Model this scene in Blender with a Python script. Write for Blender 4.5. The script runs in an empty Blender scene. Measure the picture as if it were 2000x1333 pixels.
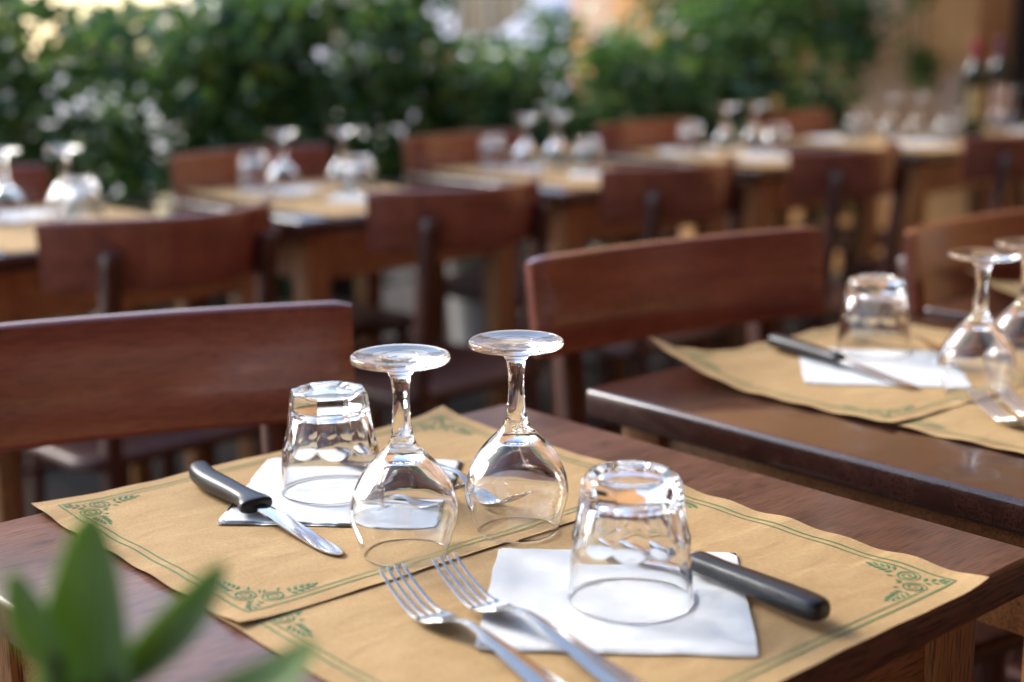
import bpy, bmesh, math, random
import numpy as np
from mathutils import Vector, Matrix, noise as mnoise
random.seed(7)
rng = np.random.default_rng(7)
R = math.radians
S = bpy.context.scene
C = S.collection
TZ = 0.75                      # height of the table tops

# ------------------------------------------------------------------ camera
cam = bpy.data.cameras.new('camera'); co = bpy.data.objects.new('camera', cam); C.objects.link(co)
r_ = Vector((0.74703782, -0.66473869, -0.0075483)); u_ = Vector((0.14710306, 0.15422101, 0.97702434)); h_ = Vector((0.64830177, 0.73098451, -0.21299402))
M = Matrix((r_, u_, -h_)).transposed().to_4x4(); M.translation = Vector((-0.41185, -0.71329, 1.10416))
co.matrix_world = M
cam.sensor_width = 36; cam.lens = 50.26; cam.clip_start = 0.02; cam.clip_end = 300
cam.dof.use_dof = True; cam.dof.focus_distance = 1.02; cam.dof.aperture_fstop = 3.1; cam.dof.aperture_blades = 0
S.camera = co
# ------------------------------------------------------------------ sky, sun, exposure
w = bpy.data.worlds.new('World'); S.world = w; w.use_nodes = True
nt = w.node_tree; sky = nt.nodes.new('ShaderNodeTexSky'); sky.sky_type = 'NISHITA'; sky.sun_disc = False
SUN_EL, SUN_AZ = R(32), R(-12)
sky.sun_elevation = SUN_EL; sky.sun_rotation = SUN_AZ; sky.dust_density = 1.2; sky.air_density = 1.0; sky.ozone_density = 1.0
nt.links.new(sky.outputs[0], nt.nodes['Background'].inputs[0]); nt.nodes['Background'].inputs[1].default_value = 0.15
sl = bpy.data.lights.new('sun', 'SUN'); sl.energy = 1.6; sl.angle = R(24); sl.color = (1, .965, .91)
so = bpy.data.objects.new('sun', sl); C.objects.link(so)
sd = Vector((math.sin(SUN_AZ) * math.cos(SUN_EL), math.cos(SUN_AZ) * math.cos(SUN_EL), math.sin(SUN_EL)))
so.rotation_euler = (-sd).to_track_quat('-Z', 'Y').to_euler()
S.view_settings.view_transform = 'Standard'; S.view_settings.look = 'None'; S.view_settings.gamma = 1
S.view_settings.use_curve_mapping = False; S.view_settings.exposure = 1.3
cy = S.cycles
cy.max_bounces = 16; cy.transmission_bounces = 16; cy.glossy_bounces = 8; cy.diffuse_bounces = 4; cy.transparent_max_bounces = 8
cy.caustics_refractive = True; cy.caustics_reflective = False; cy.blur_glossy = 0.0; cy.sample_clamp_indirect = 12
cy.use_denoising = True

# ------------------------------------------------------------------ materials
def mat(name):
    m = bpy.data.materials.new(name); m.use_nodes = True
    t = m.node_tree; b = t.nodes['Principled BSDF']
    return m, t, b
def N(t, typ, **k):
    n = t.nodes.new(typ)
    for a, v in k.items():
        if a.startswith('_'): n.inputs[a[1:].replace('_', ' ')].default_value = v
        else: setattr(n, a, v)
    return n
def ramp(t, fac, stops):
    r = t.nodes.new('ShaderNodeValToRGB')
    e = r.color_ramp.elements
    while len(e) < len(stops): e.new(0.5)
    for x, (p, c) in zip(e, stops): x.position = p; x.color = (*c, 1)
    t.links.new(fac, r.inputs[0]); return r.outputs[0]
def coords(t, scale=(1, 1, 1), src='Object'):
    tc = t.nodes.new('ShaderNodeTexCoord'); mp = t.nodes.new('ShaderNodeMapping'); mp.inputs['Scale'].default_value = scale
    t.links.new(tc.outputs[src], mp.inputs[0]); return mp.outputs[0]
def bump(t, b, h, strength, dist=.001):
    n = N(t, 'ShaderNodeBump', _Strength=strength, _Distance=dist); t.links.new(h, n.inputs['Height']); t.links.new(n.outputs[0], b.inputs['Normal'])
def mixc(t, fac, a, b, mode='MIX'):
    m = t.nodes.new('ShaderNodeMix'); m.data_type = 'RGBA'; m.blend_type = mode
    for s, v in ((0, fac), (6, a), (7, b)):
        if isinstance(v, (int, float)): m.inputs[s].default_value = v
        elif isinstance(v, tuple): m.inputs[s].default_value = (*v, 1)
        else: t.links.new(v, m.inputs[s])
    return m.outputs[2]

def wood(name, c0, c1, c2, axis=0, rough=.35, coat=.25, fine=1.0, rvar=.12, coatr=.12, pore=.8):
    m, t, b = mat(name)
    sc = [26 * fine] * 3; sc[axis] = 2.2
    sf = [620 * fine] * 3; sf[axis] = 34
    n1 = N(t, 'ShaderNodeTexNoise', _Scale=1.0, _Detail=5.0, _Roughness=.6, _Distortion=.7); t.links.new(coords(t, sc), n1.inputs['Vector'])
    n2 = N(t, 'ShaderNodeTexNoise', _Scale=1.0, _Detail=3.0, _Roughness=.6); t.links.new(coords(t, sf), n2.inputs['Vector'])
    n3 = N(t, 'ShaderNodeTexNoise', _Scale=4.5, _Detail=4.0); t.links.new(coords(t), n3.inputs['Vector'])
    base = ramp(t, n1.outputs[0], [(.3, c0), (.5, c1), (.72, c2)])
    pores = ramp(t, n2.outputs[0], [(.40, (.2, .17, .17)), (.51, (1, 1, 1))])
    c = mixc(t, pore, base, pores, 'MULTIPLY')
    c = mixc(t, .5, c, ramp(t, n3.outputs[0], [(.3, (.62, .58, .6)), (.7, (1.25, 1.2, 1.15))]), 'MULTIPLY')
    t.links.new(c, b.inputs['Base Color'])
    rr = N(t, 'ShaderNodeMapRange'); rr.inputs[3].default_value = rough - rvar; rr.inputs[4].default_value = rough + rvar
    t.links.new(n3.outputs[0], rr.inputs[0]); t.links.new(rr.outputs[0], b.inputs['Roughness'])
    b.inputs['Coat Weight'].default_value = coat; b.inputs['Coat Roughness'].default_value = coatr; b.inputs['Coat IOR'].default_value = 1.75
    bump(t, b, n2.outputs[0], .25, .0006)
    return m
M_TOP = wood('dark_stained_tabletop', (.105, .044, .027), (.165, .072, .045), (.245, .112, .070), 0, .36, .15, coatr=.25)
M_TOP.node_tree.nodes['Principled BSDF'].inputs['Specular IOR Level'].default_value = .38
M_TOP2 = wood('glossy_dark_tabletop', (.036, .014, .010), (.055, .020, .014), (.08, .031, .021), 0, .22, .5, coatr=.06)
M_LEG = wood('brown_pine', (.30, .13, .045), (.41, .185, .065), (.50, .25, .10), 2, .42, .15)
M_APR = wood('brown_pine_rail', (.30, .13, .045), (.41, .185, .065), (.50, .25, .10), 0, .42, .15)
M_CHB = wood('red_mahogany_board', (.235, .060, .036), (.32, .088, .052), (.43, .135, .076), 0, .24, .7, pore=.4)
M_CHL = wood('red_mahogany_post', (.075, .02, .012), (.10, .028, .016), (.13, .04, .022), 2, .45, .1)
M_CHS = wood('dark_seat_wood', (.07, .024, .016), (.12, .04, .024), (.16, .055, .03), 1, .5, .08)

def paper_mat(name, ca, cb):
    m, t, b = mat(name)
    n1 = N(t, 'ShaderNodeTexNoise', _Scale=14.0, _Detail=4.0, _Distortion=1.0); t.links.new(coords(t, (1, 2.4, 1)), n1.inputs['Vector'])
    n2 = N(t, 'ShaderNodeTexNoise', _Scale=900.0, _Detail=3.0); t.links.new(coords(t, (1, .35, 1)), n2.inputs['Vector'])
    n3 = N(t, 'ShaderNodeTexVoronoi', _Scale=160.0); t.links.new(coords(t), n3.inputs['Vector'])
    c = ramp(t, n1.outputs[0], [(.3, ca), (.7, cb)])
    c = mixc(t, .3, c, ramp(t, n2.outputs[0], [(.3, (.62, .59, .54)), (.7, (1.18, 1.18, 1.18))]), 'MULTIPLY')
    c = mixc(t, .7, c, ramp(t, n3.outputs[0], [(.035, (.55, .45, .35)), (.09, (1, 1, 1))]), 'MULTIPLY')
    t.links.new(c, b.inputs['Base Color']); b.inputs['Roughness'].default_value = .75
    b.inputs['Specular IOR Level'].default_value = .22
    bump(t, b, n1.outputs[0], .35, .004)
    return m
M_KRAFT = paper_mat('kraft_paper', (.50, .315, .140), (.60, .395, .185))
def flat(name, col, rough=.5, spec=.5, metal=0., coat=0., var=.12, scale=30):
    m, t, b = mat(name)
    n = N(t, 'ShaderNodeTexNoise', _Scale=scale, _Detail=4.0); t.links.new(coords(t), n.inputs['Vector'])
    c = ramp(t, n.outputs[0], [(.3, tuple(x * (1 - var) for x in col)), (.7, tuple(min(1, x * (1 + var)) for x in col))])
    t.links.new(c, b.inputs['Base Color']); b.inputs['Roughness'].default_value = rough
    b.inputs['Specular IOR Level'].default_value = spec; b.inputs['Metallic'].default_value = metal; b.inputs['Coat Weight'].default_value = coat
    return m
M_INK = flat('green_print', (.075, .26, .12), .6, .3, var=.25, scale=60)
M_NAP = flat('white_tissue', (.81, .82, .81), .85, .2, var=.02, scale=25)
_t = M_NAP.node_tree; _b = _t.nodes['Principled BSDF']
_n = N(_t, 'ShaderNodeTexNoise', _Scale=38.0, _Detail=5.0); _t.links.new(coords(_t), _n.inputs['Vector']); bump(_t, _b, _n.outputs[0], .5, .004)
M_STEEL = flat('polished_steel', (.50, .48, .45), .18, .5, 1.0, var=.06, scale=90)
M_BLADE = flat('brushed_blade', (.66, .65, .66), .12, .5, 1.0, var=.05, scale=60)
M_HANDLE = flat('black_plastic', (.012, .013, .017), .36, .5, var=.3, scale=200)
_t = M_HANDLE.node_tree; _b = _t.nodes['Principled BSDF']
_n = N(_t, 'ShaderNodeTexNoise', _Scale=900.0, _Detail=2.0); _t.links.new(coords(_t), _n.inputs['Vector']); bump(_t, _b, _n.outputs[0], .12, .0005)
def glass(name, col=(1, 1, 1), rough=0.0, ior=1.5):
    m, t, b = mat(name)
    b.inputs['Base Color'].default_value = (*col, 1); b.inputs['Roughness'].default_value = rough
    b.inputs['Transmission Weight'].default_value = 1; b.inputs['IOR'].default_value = ior
    return m
M_GLASS = glass('clear_glass', (.985, .99, .995))
M_BOTTLE = glass('dark_bottle_glass', (.05, .09, .04), .02)
M_STONE = None

# ------------------------------------------------------------------ mesh helpers
def mesh_obj(name, verts, faces, m, parent=None, smooth=True, angle=35, mats=None, fmat=None):
    me = bpy.data.meshes.new(name); me.from_pydata([tuple(v) for v in verts], [], faces)
    me.update()
    bm = bmesh.new(); bm.from_mesh(me); bmesh.ops.recalc_face_normals(bm, faces=bm.faces)
    if smooth:
        a = R(angle)
        for f in bm.faces: f.smooth = True
        for e in bm.edges:
            if len(e.link_faces) == 2 and e.calc_face_angle(0) > a: e.smooth = False
    bm.to_mesh(me); bm.free()
    me.materials.append(m)
    o = bpy.data.objects.new(name, me); C.objects.link(o)
    if parent: o.parent = parent
    return o
def raw_obj(name, V, F4, m, parent=None):        # many quads, numpy, no clean-up
    me = bpy.data.meshes.new(name)
    V = np.asarray(V, np.float32); F4 = np.asarray(F4, np.int32)
    me.vertices.add(len(V)); me.vertices.foreach_set('co', V.ravel())
    me.loops.add(F4.size); me.loops.foreach_set('vertex_index', F4.ravel())
    me.polygons.add(len(F4)); me.polygons.foreach_set('loop_start', np.arange(0, F4.size, 4, dtype=np.int32))
    me.update(calc_edges=True); me.materials.append(m)
    o = bpy.data.objects.new(name, me); C.objects.link(o)
    if parent: o.parent = parent
    return o
class MB:
    def __init__(s): s.v = []; s.f = []
    def add(s, v, f):
        k = len(s.v); s.v += [tuple(x) for x in v]; s.f += [[i + k for i in q] for q in f]
    def loft(s, rings, cap=True, closed=True):
        n = len(rings[0]); v = [p for r in rings for p in r]; f = []
        for i in range(len(rings) - 1):
            for j in range(n if closed else n - 1):
                a = i * n + j; b = i * n + (j + 1) % n
                f.append([a, b, b + n, a + n])
        if cap: f.append(list(range(n))[::-1]); f.append([(len(rings) - 1) * n + j for j in range(n)])
        s.add(v, f)
    def box(s, x0, x1, y0, y1, z0, z1, bev=.003):
        b = min(bev, (x1 - x0) * .45, (y1 - y0) * .45, (z1 - z0) * .45)
        bm = bmesh.new(); bmesh.ops.create_cube(bm, size=1)
        for v in bm.verts: v.co = Vector(((x0 + x1) / 2 + v.co.x * (x1 - x0), (y0 + y1) / 2 + v.co.y * (y1 - y0), (z0 + z1) / 2 + v.co.z * (z1 - z0)))
        if b > 0: bmesh.ops.bevel(bm, geom=list(bm.edges), offset=b, segments=2, affect='EDGES', profile=.6)
        bm.verts.index_update(); s.add([v.co[:] for v in bm.verts], [[v.index for v in f.verts] for f in bm.faces]); bm.free()
    def tube(s, pts, rads, n=8):
        rings = []
        for i, p in enumerate(pts):
            p = Vector(p); a = Vector(pts[max(0, i - 1)]); b = Vector(pts[min(len(pts) - 1, i + 1)])
            d = (b - a).normalized(); x = d.cross(Vector((.13, .31, .94))).normalized(); y = d.cross(x)
            rings.append([p + (x * math.cos(2 * math.pi * k / n) + y * math.sin(2 * math.pi * k / n)) * rads[i] for k in range(n)])
        s.loft(rings)
    def obj(s, name, m, parent=None, **k): return mesh_obj(name, s.v, s.f, m, parent, **k)
def empty(name, loc=(0, 0, 0), rz=0):
    o = bpy.data.objects.new(name, None); C.objects.link(o); o.location = loc; o.rotation_euler = (0, 0, rz); o.empty_display_size = .05; return o
def tag(o, label, cat, group=None):
    o['label'] = label; o['category'] = cat
    if group: o['group'] = group
    return o
def copy_tree(o, parent=None):
    c = o.copy(); C.objects.link(c)
    if parent: c.parent = parent
    for ch in [x for x in KIDS.get(o.name, [])] or list(o.children): copy_tree(ch, c)
    return c
KIDS = {}
def structure(o): o['kind'] = 'structure'; return o
def lathe(profile, n=64):
    b = MB(); k = len(profile)
    v = []; f = []
    for i, (r, z) in enumerate(profile):
        for j in range(n):
            a = 2 * math.pi * j / n; v.append((r * math.cos(a), r * math.sin(a), z))
    for i in range(k - 1):
        for j in range(n):
            p = i * n + j; q = i * n + (j + 1) % n; f.append([p, q, q + n, p + n])
    f.append([j for j in range(n)][::-1]); f.append([(k - 1) * n + j for j in range(n)])
    b.add(v, f); return b
def spline(pts, n):                                   # Catmull-Rom through 2D/3D points
    P = [np.array(p, float) for p in pts]; P = [2 * P[0] - P[1]] + P + [2 * P[-1] - P[-2]]
    out = []; m = len(P) - 3
    for i in range(n):
        u = i / (n - 1) * m; k = min(int(u), m - 1); t = u - k
        a, b, c, d = P[k:k + 4]
        out.append(.5 * (2 * b + (c - a) * t + (2 * a - 5 * b + 4 * c - d) * t * t + (3 * b - a - 3 * c + d) * t ** 3))
    return out

# ------------------------------------------------------------------ ground
def stone_mat():
    m, t, b = mat('paving_stone')
    br = N(t, 'ShaderNodeTexBrick', _Scale=1.0); br.inputs['Brick Width'].default_value = .3; br.inputs['Row Height'].default_value = .18
    br.inputs['Mortar Size'].default_value = .008
    br.inputs['Color1'].default_value = (.045, .034, .027, 1); br.inputs['Color2'].default_value = (.07, .054, .043, 1); br.inputs['Mortar'].default_value = (.025, .022, .02, 1)
    t.links.new(coords(t), br.inputs['Vector'])
    n = N(t, 'ShaderNodeTexNoise', _Scale=6.0, _Detail=6.0); t.links.new(coords(t), n.inputs['Vector'])
    c = mixc(t, .6, br.outputs[0], ramp(t, n.outputs[0], [(.3, (.55, .55, .55)), (.7, (1.3, 1.3, 1.3))]), 'MULTIPLY')
    t.links.new(c, b.inputs['Base Color']); b.inputs['Roughness'].default_value = .85; b.inputs['Specular IOR Level'].default_value = .2
    bump(t, b, br.outputs[1], -.4, .004)
    return m
g = MB(); g.add([(-60, -60, 0), (60, -60, 0), (60, 60, 0), (-60, 60, 0)], [[0, 1, 2, 3]])
structure(g.obj('ground', stone_mat(), smooth=False))
g = MB(); g.add([(-50, 5.2, .004), (55, 5.2, .004), (55, 55, .004), (-50, 55, .004)], [[0, 1, 2, 3]])
structure(g.obj('plaza', flat('pale_plaza_stone', (.62, .56, .50), .8, .3, scale=.8), smooth=False))

# ------------------------------------------------------------------ tables
def rrect(x0, x1, y0, y1, r, n=5):
    p = []
    for cx, cy, a0 in ((x1 - r, y1 - r, 0), (x0 + r, y1 - r, 90), (x0 + r, y0 + r, 180), (x1 - r, y0 + r, 270)):
        for k in range(n + 1):
            a = R(a0 + 90 * k / n); p.append((cx + r * math.cos(a), cy + r * math.sin(a)))
    return p
TW, TD = 0.566, 0.553
def make_table(x0, y0, label, group, W=TW, D=TD, top=None):
    t = tag(empty('cafe_table', (x0 + W / 2, y0 + D / 2, 0)), label, 'table', group)
    hx, hy = W / 2, D / 2
    b = MB(); rings = []
    for z, ins, rad in ((-.029, .004, .008), (-.027, .0012, .010), (-.024, 0, .011), (-.0045, 0, .011), (-.0022, .0006, .0105), (-.0007, .0016, .0095), (0, .0034, .008)):
        rings.append([(x, y, TZ + z) for x, y in rrect(-hx + ins, hx - ins, -hy + ins, hy - ins, rad)])
    b.loft(rings); b.obj('tabletop', top or M_TOP2, t, angle=50)
    a = MB(); iy = .028; L = .052
    a.box(-hx + iy + L, hx - iy - L, -hy + iy + .008, -hy + iy + .030, TZ - .125, TZ - .0292, .002)
    a.box(-hx + iy + L, hx - iy - L, hy - iy - .030, hy - iy - .008, TZ - .125, TZ - .0292, .002)
    a.box(-hx + iy + .008, -hx + iy + .030, -hy + iy + L, hy - iy - L, TZ - .125, TZ - .0292, .002)
    a.box(hx - iy - .030, hx - iy - .008, -hy + iy + L, hy - iy - L, TZ - .125, TZ - .0292, .002)
    a.obj('apron', M_APR, t)
    for sx in (-1, 1):
        for sy in (-1, 1):
            l = MB(); cx = sx * (hx - iy - L / 2); cyy = sy * (hy - iy - L / 2)
            rings = []
            for z, q in ((0.004, .019), (.006, .0205), (TZ - .14, L / 2), (TZ - .0292, L / 2)):
                rings.append([(cx + x, cyy + y, z) for x, y in rrect(-q, q, -q, q, .003, 2)])
            l.loft(rings); l.obj('leg', M_LEG, t)
    return t
G_F, G_B = 'cafe tables in the front row', 'cafe tables in the back row'
T1 = (-.088, -.258); T2 = (.567, -.268); T3 = (1.185, -.262)
make_table(*T1, 'nearest dark wood table, with the sharp glasses and two forks in front', G_F, top=M_TOP)
make_table(*T2, 'dark wood table just behind the nearest one, its paper mat curling up at the corner', G_F)
make_table(*T3, 'dark wood table at the right edge, only its corner and a curled mat seen', G_F)
BX = [.44, 1.085, 1.785, 2.485, 3.17, 3.86]; BY = [1.565, 1.575, 1.58, 1.595, 1.56, 1.56]
BL = ['leftmost blurred table of the back row, cut by the left edge', 'second blurred table from the left in the back row',
      'third blurred table from the left in the back row', 'fourth blurred table from the left in the back row',
      'fifth blurred table of the back row, in front of the ochre wall', 'farthest table of the back row, carrying the wine bottles']
BW = .60
for x, y, l in zip(BX, BY, BL): make_table(x, y, l, G_B, BW, .60)

# ------------------------------------------------------------------ chairs
def make_chair(label, group, sag=.04, width=.43, top=.845, hgt=.115, tilt=7):
    """local frame: board ends at y=0 bulging to +y, sitter faces -y; x along the board"""
    t = tag(empty('cafe_chair'), label, 'chair', group)
    b = MB(); rings = []; n = 29; th = .0095
    for i in range(n):
        u = -1 + 2 * i / (n - 1); x = u * width / 2; yb = sag * (1 - u * u)
        dx = 1.0; dy = -sag * 2 * u / (width / 2); L = math.hypot(dx, dy); nx, ny = -dy / L, dx / L
        e = 1 - abs(u); sh = .0 if e > .02 else (.004 if e == 0 else .001)
        ring = []
        hh = hgt / 2 - sh; tt = th - sh; rr = .007 - min(.004, sh)
        for (a, z) in rrect(-tt, tt, -hh, hh, min(rr, tt * .9), 4):
            off = a + math.tan(R(tilt)) * z
            ring.append((x + nx * off, yb + ny * off, top - hgt / 2 + z))
        rings.append(ring)
    b.loft(rings); b.obj('backrest', M_CHB, t, angle=40)
    px = width * .34
    yb = sag * (1 - .68 ** 2) + th * 2 + .011
    for s in (-1, 1):
        p = MB(); rings = []
        lean = lambda z: (z - top + hgt / 2) * math.tan(R(tilt)) + (0 if z > .45 else .00 + (.45 - z) * .16)
        for z in (.004, .2, .45, .62, top - hgt * .62, top - hgt * .45, top - hgt * .40):
            q = .0145 if z < top - hgt * .44 else .009
            q *= .85 if z < .1 else 1
            rings.append([(s * px + x, yb + lean(z) + y, z) for x, y in rrect(-q, q, -q * 1.05, q * 1.05, q * .45, 3)])
        p.loft(rings); p.obj('rear_post', M_CHL, t, angle=50)
    ys = yb - .045
    sb = MB(); rings = []
    for z, ins in ((.432, .006), (.436, .001), (.446, 0), (.452, .003), (.455, .01)):
        rings.append([(x, y, z) for x, y in rrect(-.2 + ins, .2 - ins, ys - .40 + ins, ys - ins + .02, .04, 6)])
    sb.loft(rings); sb.obj('seat', M_CHS, t, angle=50)
    for s in (-1, 1):
        l = MB(); l.tube([(s * .165, ys - .355, .0), (s * .165, ys - .35, .2), (s * .163, ys - .345, .433)], [.014, .017, .018], 10); l.obj('leg', M_CHL, t)
    st = MB()
    for s in (-1, 1): st.tube([(s * .163, ys - .345, .22), (s * px, yb + .01, .22)], [.009, .009], 8)
    st.tube([(-.16, ys - .16, .22), (.16, ys - .16, .22)], [.009, .009], 8)
    st.obj('stretcher', M_CHL, t)
    return t
def place(o, x, y, rz=0, z=0): o.location = (x, y, z); o.rotation_euler = (0, 0, R(rz)); return o
GCH = 'wooden cafe chairs with curved backrests'
place(make_chair('reddish wooden chair at left, close behind the nearest table', GCH, .022, .45, .847), .166, .487, -20)
place(make_chair('reddish wooden chair in the middle, pushed up to the second front table', GCH, .022, .462, .851), .888, .43, -7.5)
place(make_chair('reddish wooden chair at the right edge behind the rightmost front table', GCH, .035, .45, .832), 1.50, .36, -2)
ncx = [(.69, 1.385), (1.285, 1.36), (1.87, 1.36), (2.455, 1.335), (3.13, 1.30)]
nl = ['curved dark chair back at far left, seen from behind, at the leftmost back-row table', 'curved dark chair back seen from behind, at the second back-row table, above pale pots',
      'curved dark chair back seen from behind, at the third back-row table', 'curved dark chair back seen from behind, in front of the fourth back-row table',
      'dark chair back cut by the right edge, below the wine bottles']
for (x, y), l in zip(ncx, nl): place(make_chair(l, GCH, .115, .42, .828, .115), x, y, 180 + 3)
fl = ['far side chair of the leftmost back-row table, its dark end beside the glasses', 'chair on the far side of the second back-row table, against the hedge',
      'chair on the far side of the third back-row table, its post lit', 'chair on the far side of the fourth back-row table, against the hedge',
      'far side chair of the fifth back-row table, its reddish back by the wall']
for x, y, l in zip([.66, 1.39, 2.06, 2.74, 3.40], [2.22, 2.23, 2.24, 2.22, 2.20], fl): place(make_chair(l, GCH, .045, .44, .832, .115), x, y, 2)

# ------------------------------------------------------------------ paper placemats
def sstep(a, b, x):
    x = min(1, max(0, (x - a) / (b - a))); return x * x * (3 - 2 * x)
def mat_height(seed, amp, curl):
    """curl: list of (corner_u, corner_v, lift, radius)"""
    o1, o2 = seed * 7.31, seed * 3.77
    def f(u, v):
        e = max(0, 1 - min(u, .4 - u, v, .3 - v) / .05)
        eL, eR, eF, eB = [max(0, 1 - d / .055) for d in (u, .4 - u, v, .3 - v)]
        z = 0
        wv = lambda s, o: .5 + .5 * (math.sin(s * 118 + o) * .6 + math.sin(s * 61 + o * 2.3) * .4)
        z += amp[0] * eL ** 2 * wv(v, o1) + amp[1] * eR ** 2 * wv(v, o2) + amp[2] * eF ** 2 * wv(u, o1 + 2) + amp[3] * eB ** 2 * wv(u, o2 + 1)
        for cu, cv, lift, rad in curl:
            d = math.hypot(u - cu, v - cv); z += lift * max(0, 1 - d / rad) ** 2
        z += .00045 * (1 + mnoise.noise(Vector((u * 14 + seed, v * 14, seed))))
        return z
    return f
def stroke(mb, pts, wd, f, closed=False):
    n = len(pts)
    v = []; q = []
    for i in range(n):
        a = pts[i - 1] if (i or closed) else pts[0]; b = pts[(i + 1) % n] if (i < n - 1 or closed) else pts[-1]
        dx, dy = b[0] - a[0], b[1] - a[1]; L = math.hypot(dx, dy) or 1; nx, ny = -dy / L, dx / L
        ww = wd[i] if isinstance(wd, list) else wd
        for s in (-1, 1):
            x, y = pts[i][0] + nx * s * ww / 2, pts[i][1] + ny * s * ww / 2; v.append((x, y, f(x, y) + .00045))
    for i in range(n - 1 if not closed else n):
        a, b = 2 * i, 2 * ((i + 1) % n); q.append([a, a + 1, b + 1, b])
    mb.add(v, q)
def seg(a, b, n): return [(a[0] + (b[0] - a[0]) * i / n, a[1] + (b[1] - a[1]) * i / n) for i in range(n + 1)]
def border(f):
    mb = MB(); o, i2 = .0145, .0205; W, D = .4, .3
    ring = seg((o, o), (W - o, o), 80)[:-1] + seg((W - o, o), (W - o, D - o), 60)[:-1] + seg((W - o, D - o), (o, D - o), 80)[:-1] + seg((o, D - o), (o, o), 60)[:-1]
    stroke(mb, ring, .00115, f, True)
    rs = .0078; ca, cb = i2 + rs + .0135, i2 + rs
    for sx in (0, 1):
        for sy in (0, 1):
            T = lambda p: ((W - p[0]) if sx else p[0], (D - p[1]) if sy else p[1])
            for sw in (0, 1):
                Q = (lambda p: T((p[1], p[0]))) if sw else T
                half = (D if sw else W) / 2
                # inner border line running in and curling into a spiral
                pts = seg((half, i2), (ca, i2), 40)
                wd = [.0009] * len(pts)
                for k in range(1, 90):
                    a = k / 89; th = -math.pi / 2 - a * 2 * math.pi * 2.35; rr = rs * (1 - a) ** .85 + .0006
                    pts.append((ca + rr * math.cos(th), cb + rr * math.sin(th))); wd.append(.0006 + .0006 * math.sin(math.pi * min(1, a * 1.2)) if a < .84 else .0008)
                stroke(mb, [Q(p) for p in pts], wd, f)
                # palmette along the edge, and half of the one that points to the corner
                def drop(px, py, ang, ln, wd_):
                    c_, s_ = math.cos(ang), math.sin(ang)
                    pp = [(px + c_ * ln * k / 5, py + s_ * ln * k / 5) for k in range(6)]
                    stroke(mb, [Q(p) for p in pp], [.0003, wd_ * .45, wd_ * .8, wd_, wd_ * .8, .0003], f)
                bx = ca + rs + .0035; by = cb - .0005
                for k in range(4):
                    for s in (-1, 1): drop(bx + k * .0042, by + s * .0006, s * (1.0 - k * .17), .0062 - (.0008 if s > 0 else 0) * k * .3, .0022)
                drop(bx + .0165, by, 0, .0055, .002)
                d = math.pi / 4 + math.pi
                sx_, sy_ = i2 + .0085, i2 + .0085
                for k in range(3): drop(sx_ - k * .0032 + .0006, sy_ - k * .0032 - .0006, d + .95 - k * .25, .0058, .0021)
                if sw == 0: drop(sx_ - .0085, sy_ - .0085, d, .005, .002)
                drop(ca - .004, cb + rs + .0035, .9, .0045, .0017); drop(ca + rs * .8, cb + rs * .8, .7, .005, .0016)
    return mb
def make_mat(x, y, z, rz, label, group, seed, amp, curl, printed=True, nu=90, nv=70):
    f = mat_height(seed, amp, curl)
    edge = lambda u, v: (u + .0012 * mnoise.noise(Vector((v * 9, seed, 1.3))) * (1 - 2 * (u > .2)) * (abs(u - .2) > .19), v + .0012 * mnoise.noise(Vector((u * 9, seed, 5.1))) * (abs(v - .15) > .14))
    V = []; F = []
    for j in range(nv + 1):
        for i in range(nu + 1):
            u, v = .4 * i / nu, .3 * j / nv; zz = f(u, v); uu, vv = edge(u, v); V.append((uu, vv, zz))
    k = len(V); V += [(a, b, c - .00022) for a, b, c in V]
    n = nu + 1
    for j in range(nv):
        for i in range(nu):
            a = j * n + i; F.append([a, a + 1, a + 1 + n, a + n]); F.append([k + a, k + a + n, k + a + 1 + n, k + a + 1])
    per = [i for i in range(n)] + [j * n + nu for j in range(1, nv + 1)] + [nv * n + i for i in range(nu - 1, -1, -1)] + [j * n for j in range(nv - 1, 0, -1)]
    for a, b in zip(per, per[1:] + per[:1]): F.append([a, k + a, k + b, b])
    o = mesh_obj('paper_placemat', V, F, M_KRAFT, angle=60)
    tag(o, label, 'placemat', group); o.location = (x, y, z); o.rotation_euler = (0, 0, R(rz))
    if printed: border(f).obj('printed_border', M_INK, o, smooth=False)
    return o
GM = 'brown paper placemats with a green border'
Z0 = TZ + .0004
make_mat(0, .001, Z0 + .0012, 0, 'sharp brown paper placemat under the black knife and the octagonal tumbler', GM, 1.0, (.0026, .0014, .0006, .0008), [(0, .3, .004, .06), (.4, .3, .006, .07), (0, 0, .002, .05)])
make_mat(-.003, -.262, Z0, -.4, 'sharp brown paper placemat under the two forks in front', GM, 2.0, (.0014, .0034, .0006, .0006), [(0, 0, .004, .06), (.4, 0, .002, .04)])
make_mat(.668, -.012, Z0 + .0012, 0, 'brown paper placemat with one corner curled up, on the second front table', GM, 3.0, (.0026, .002, .0012, .002), [(0, .3, .034, .16), (0, 0, .003, .05)])
make_mat(.672, -.272, Z0, 0, 'brown paper placemat at the right edge, tucked under the curled mat of the second table', GM, 4.0, (.003, .004, .001, .001), [])
make_mat(1.285, -.008, Z0 + .0012, 0, 'brown paper placemat corner on the rightmost front table, curling up', GM, 5.0, (.0026, .002, .0012, .002), [(0, .3, .034, .16)])
TN = ['leftmost', 'second', 'third', 'fourth', 'fifth', 'farthest']
pm = [None, None]
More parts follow.
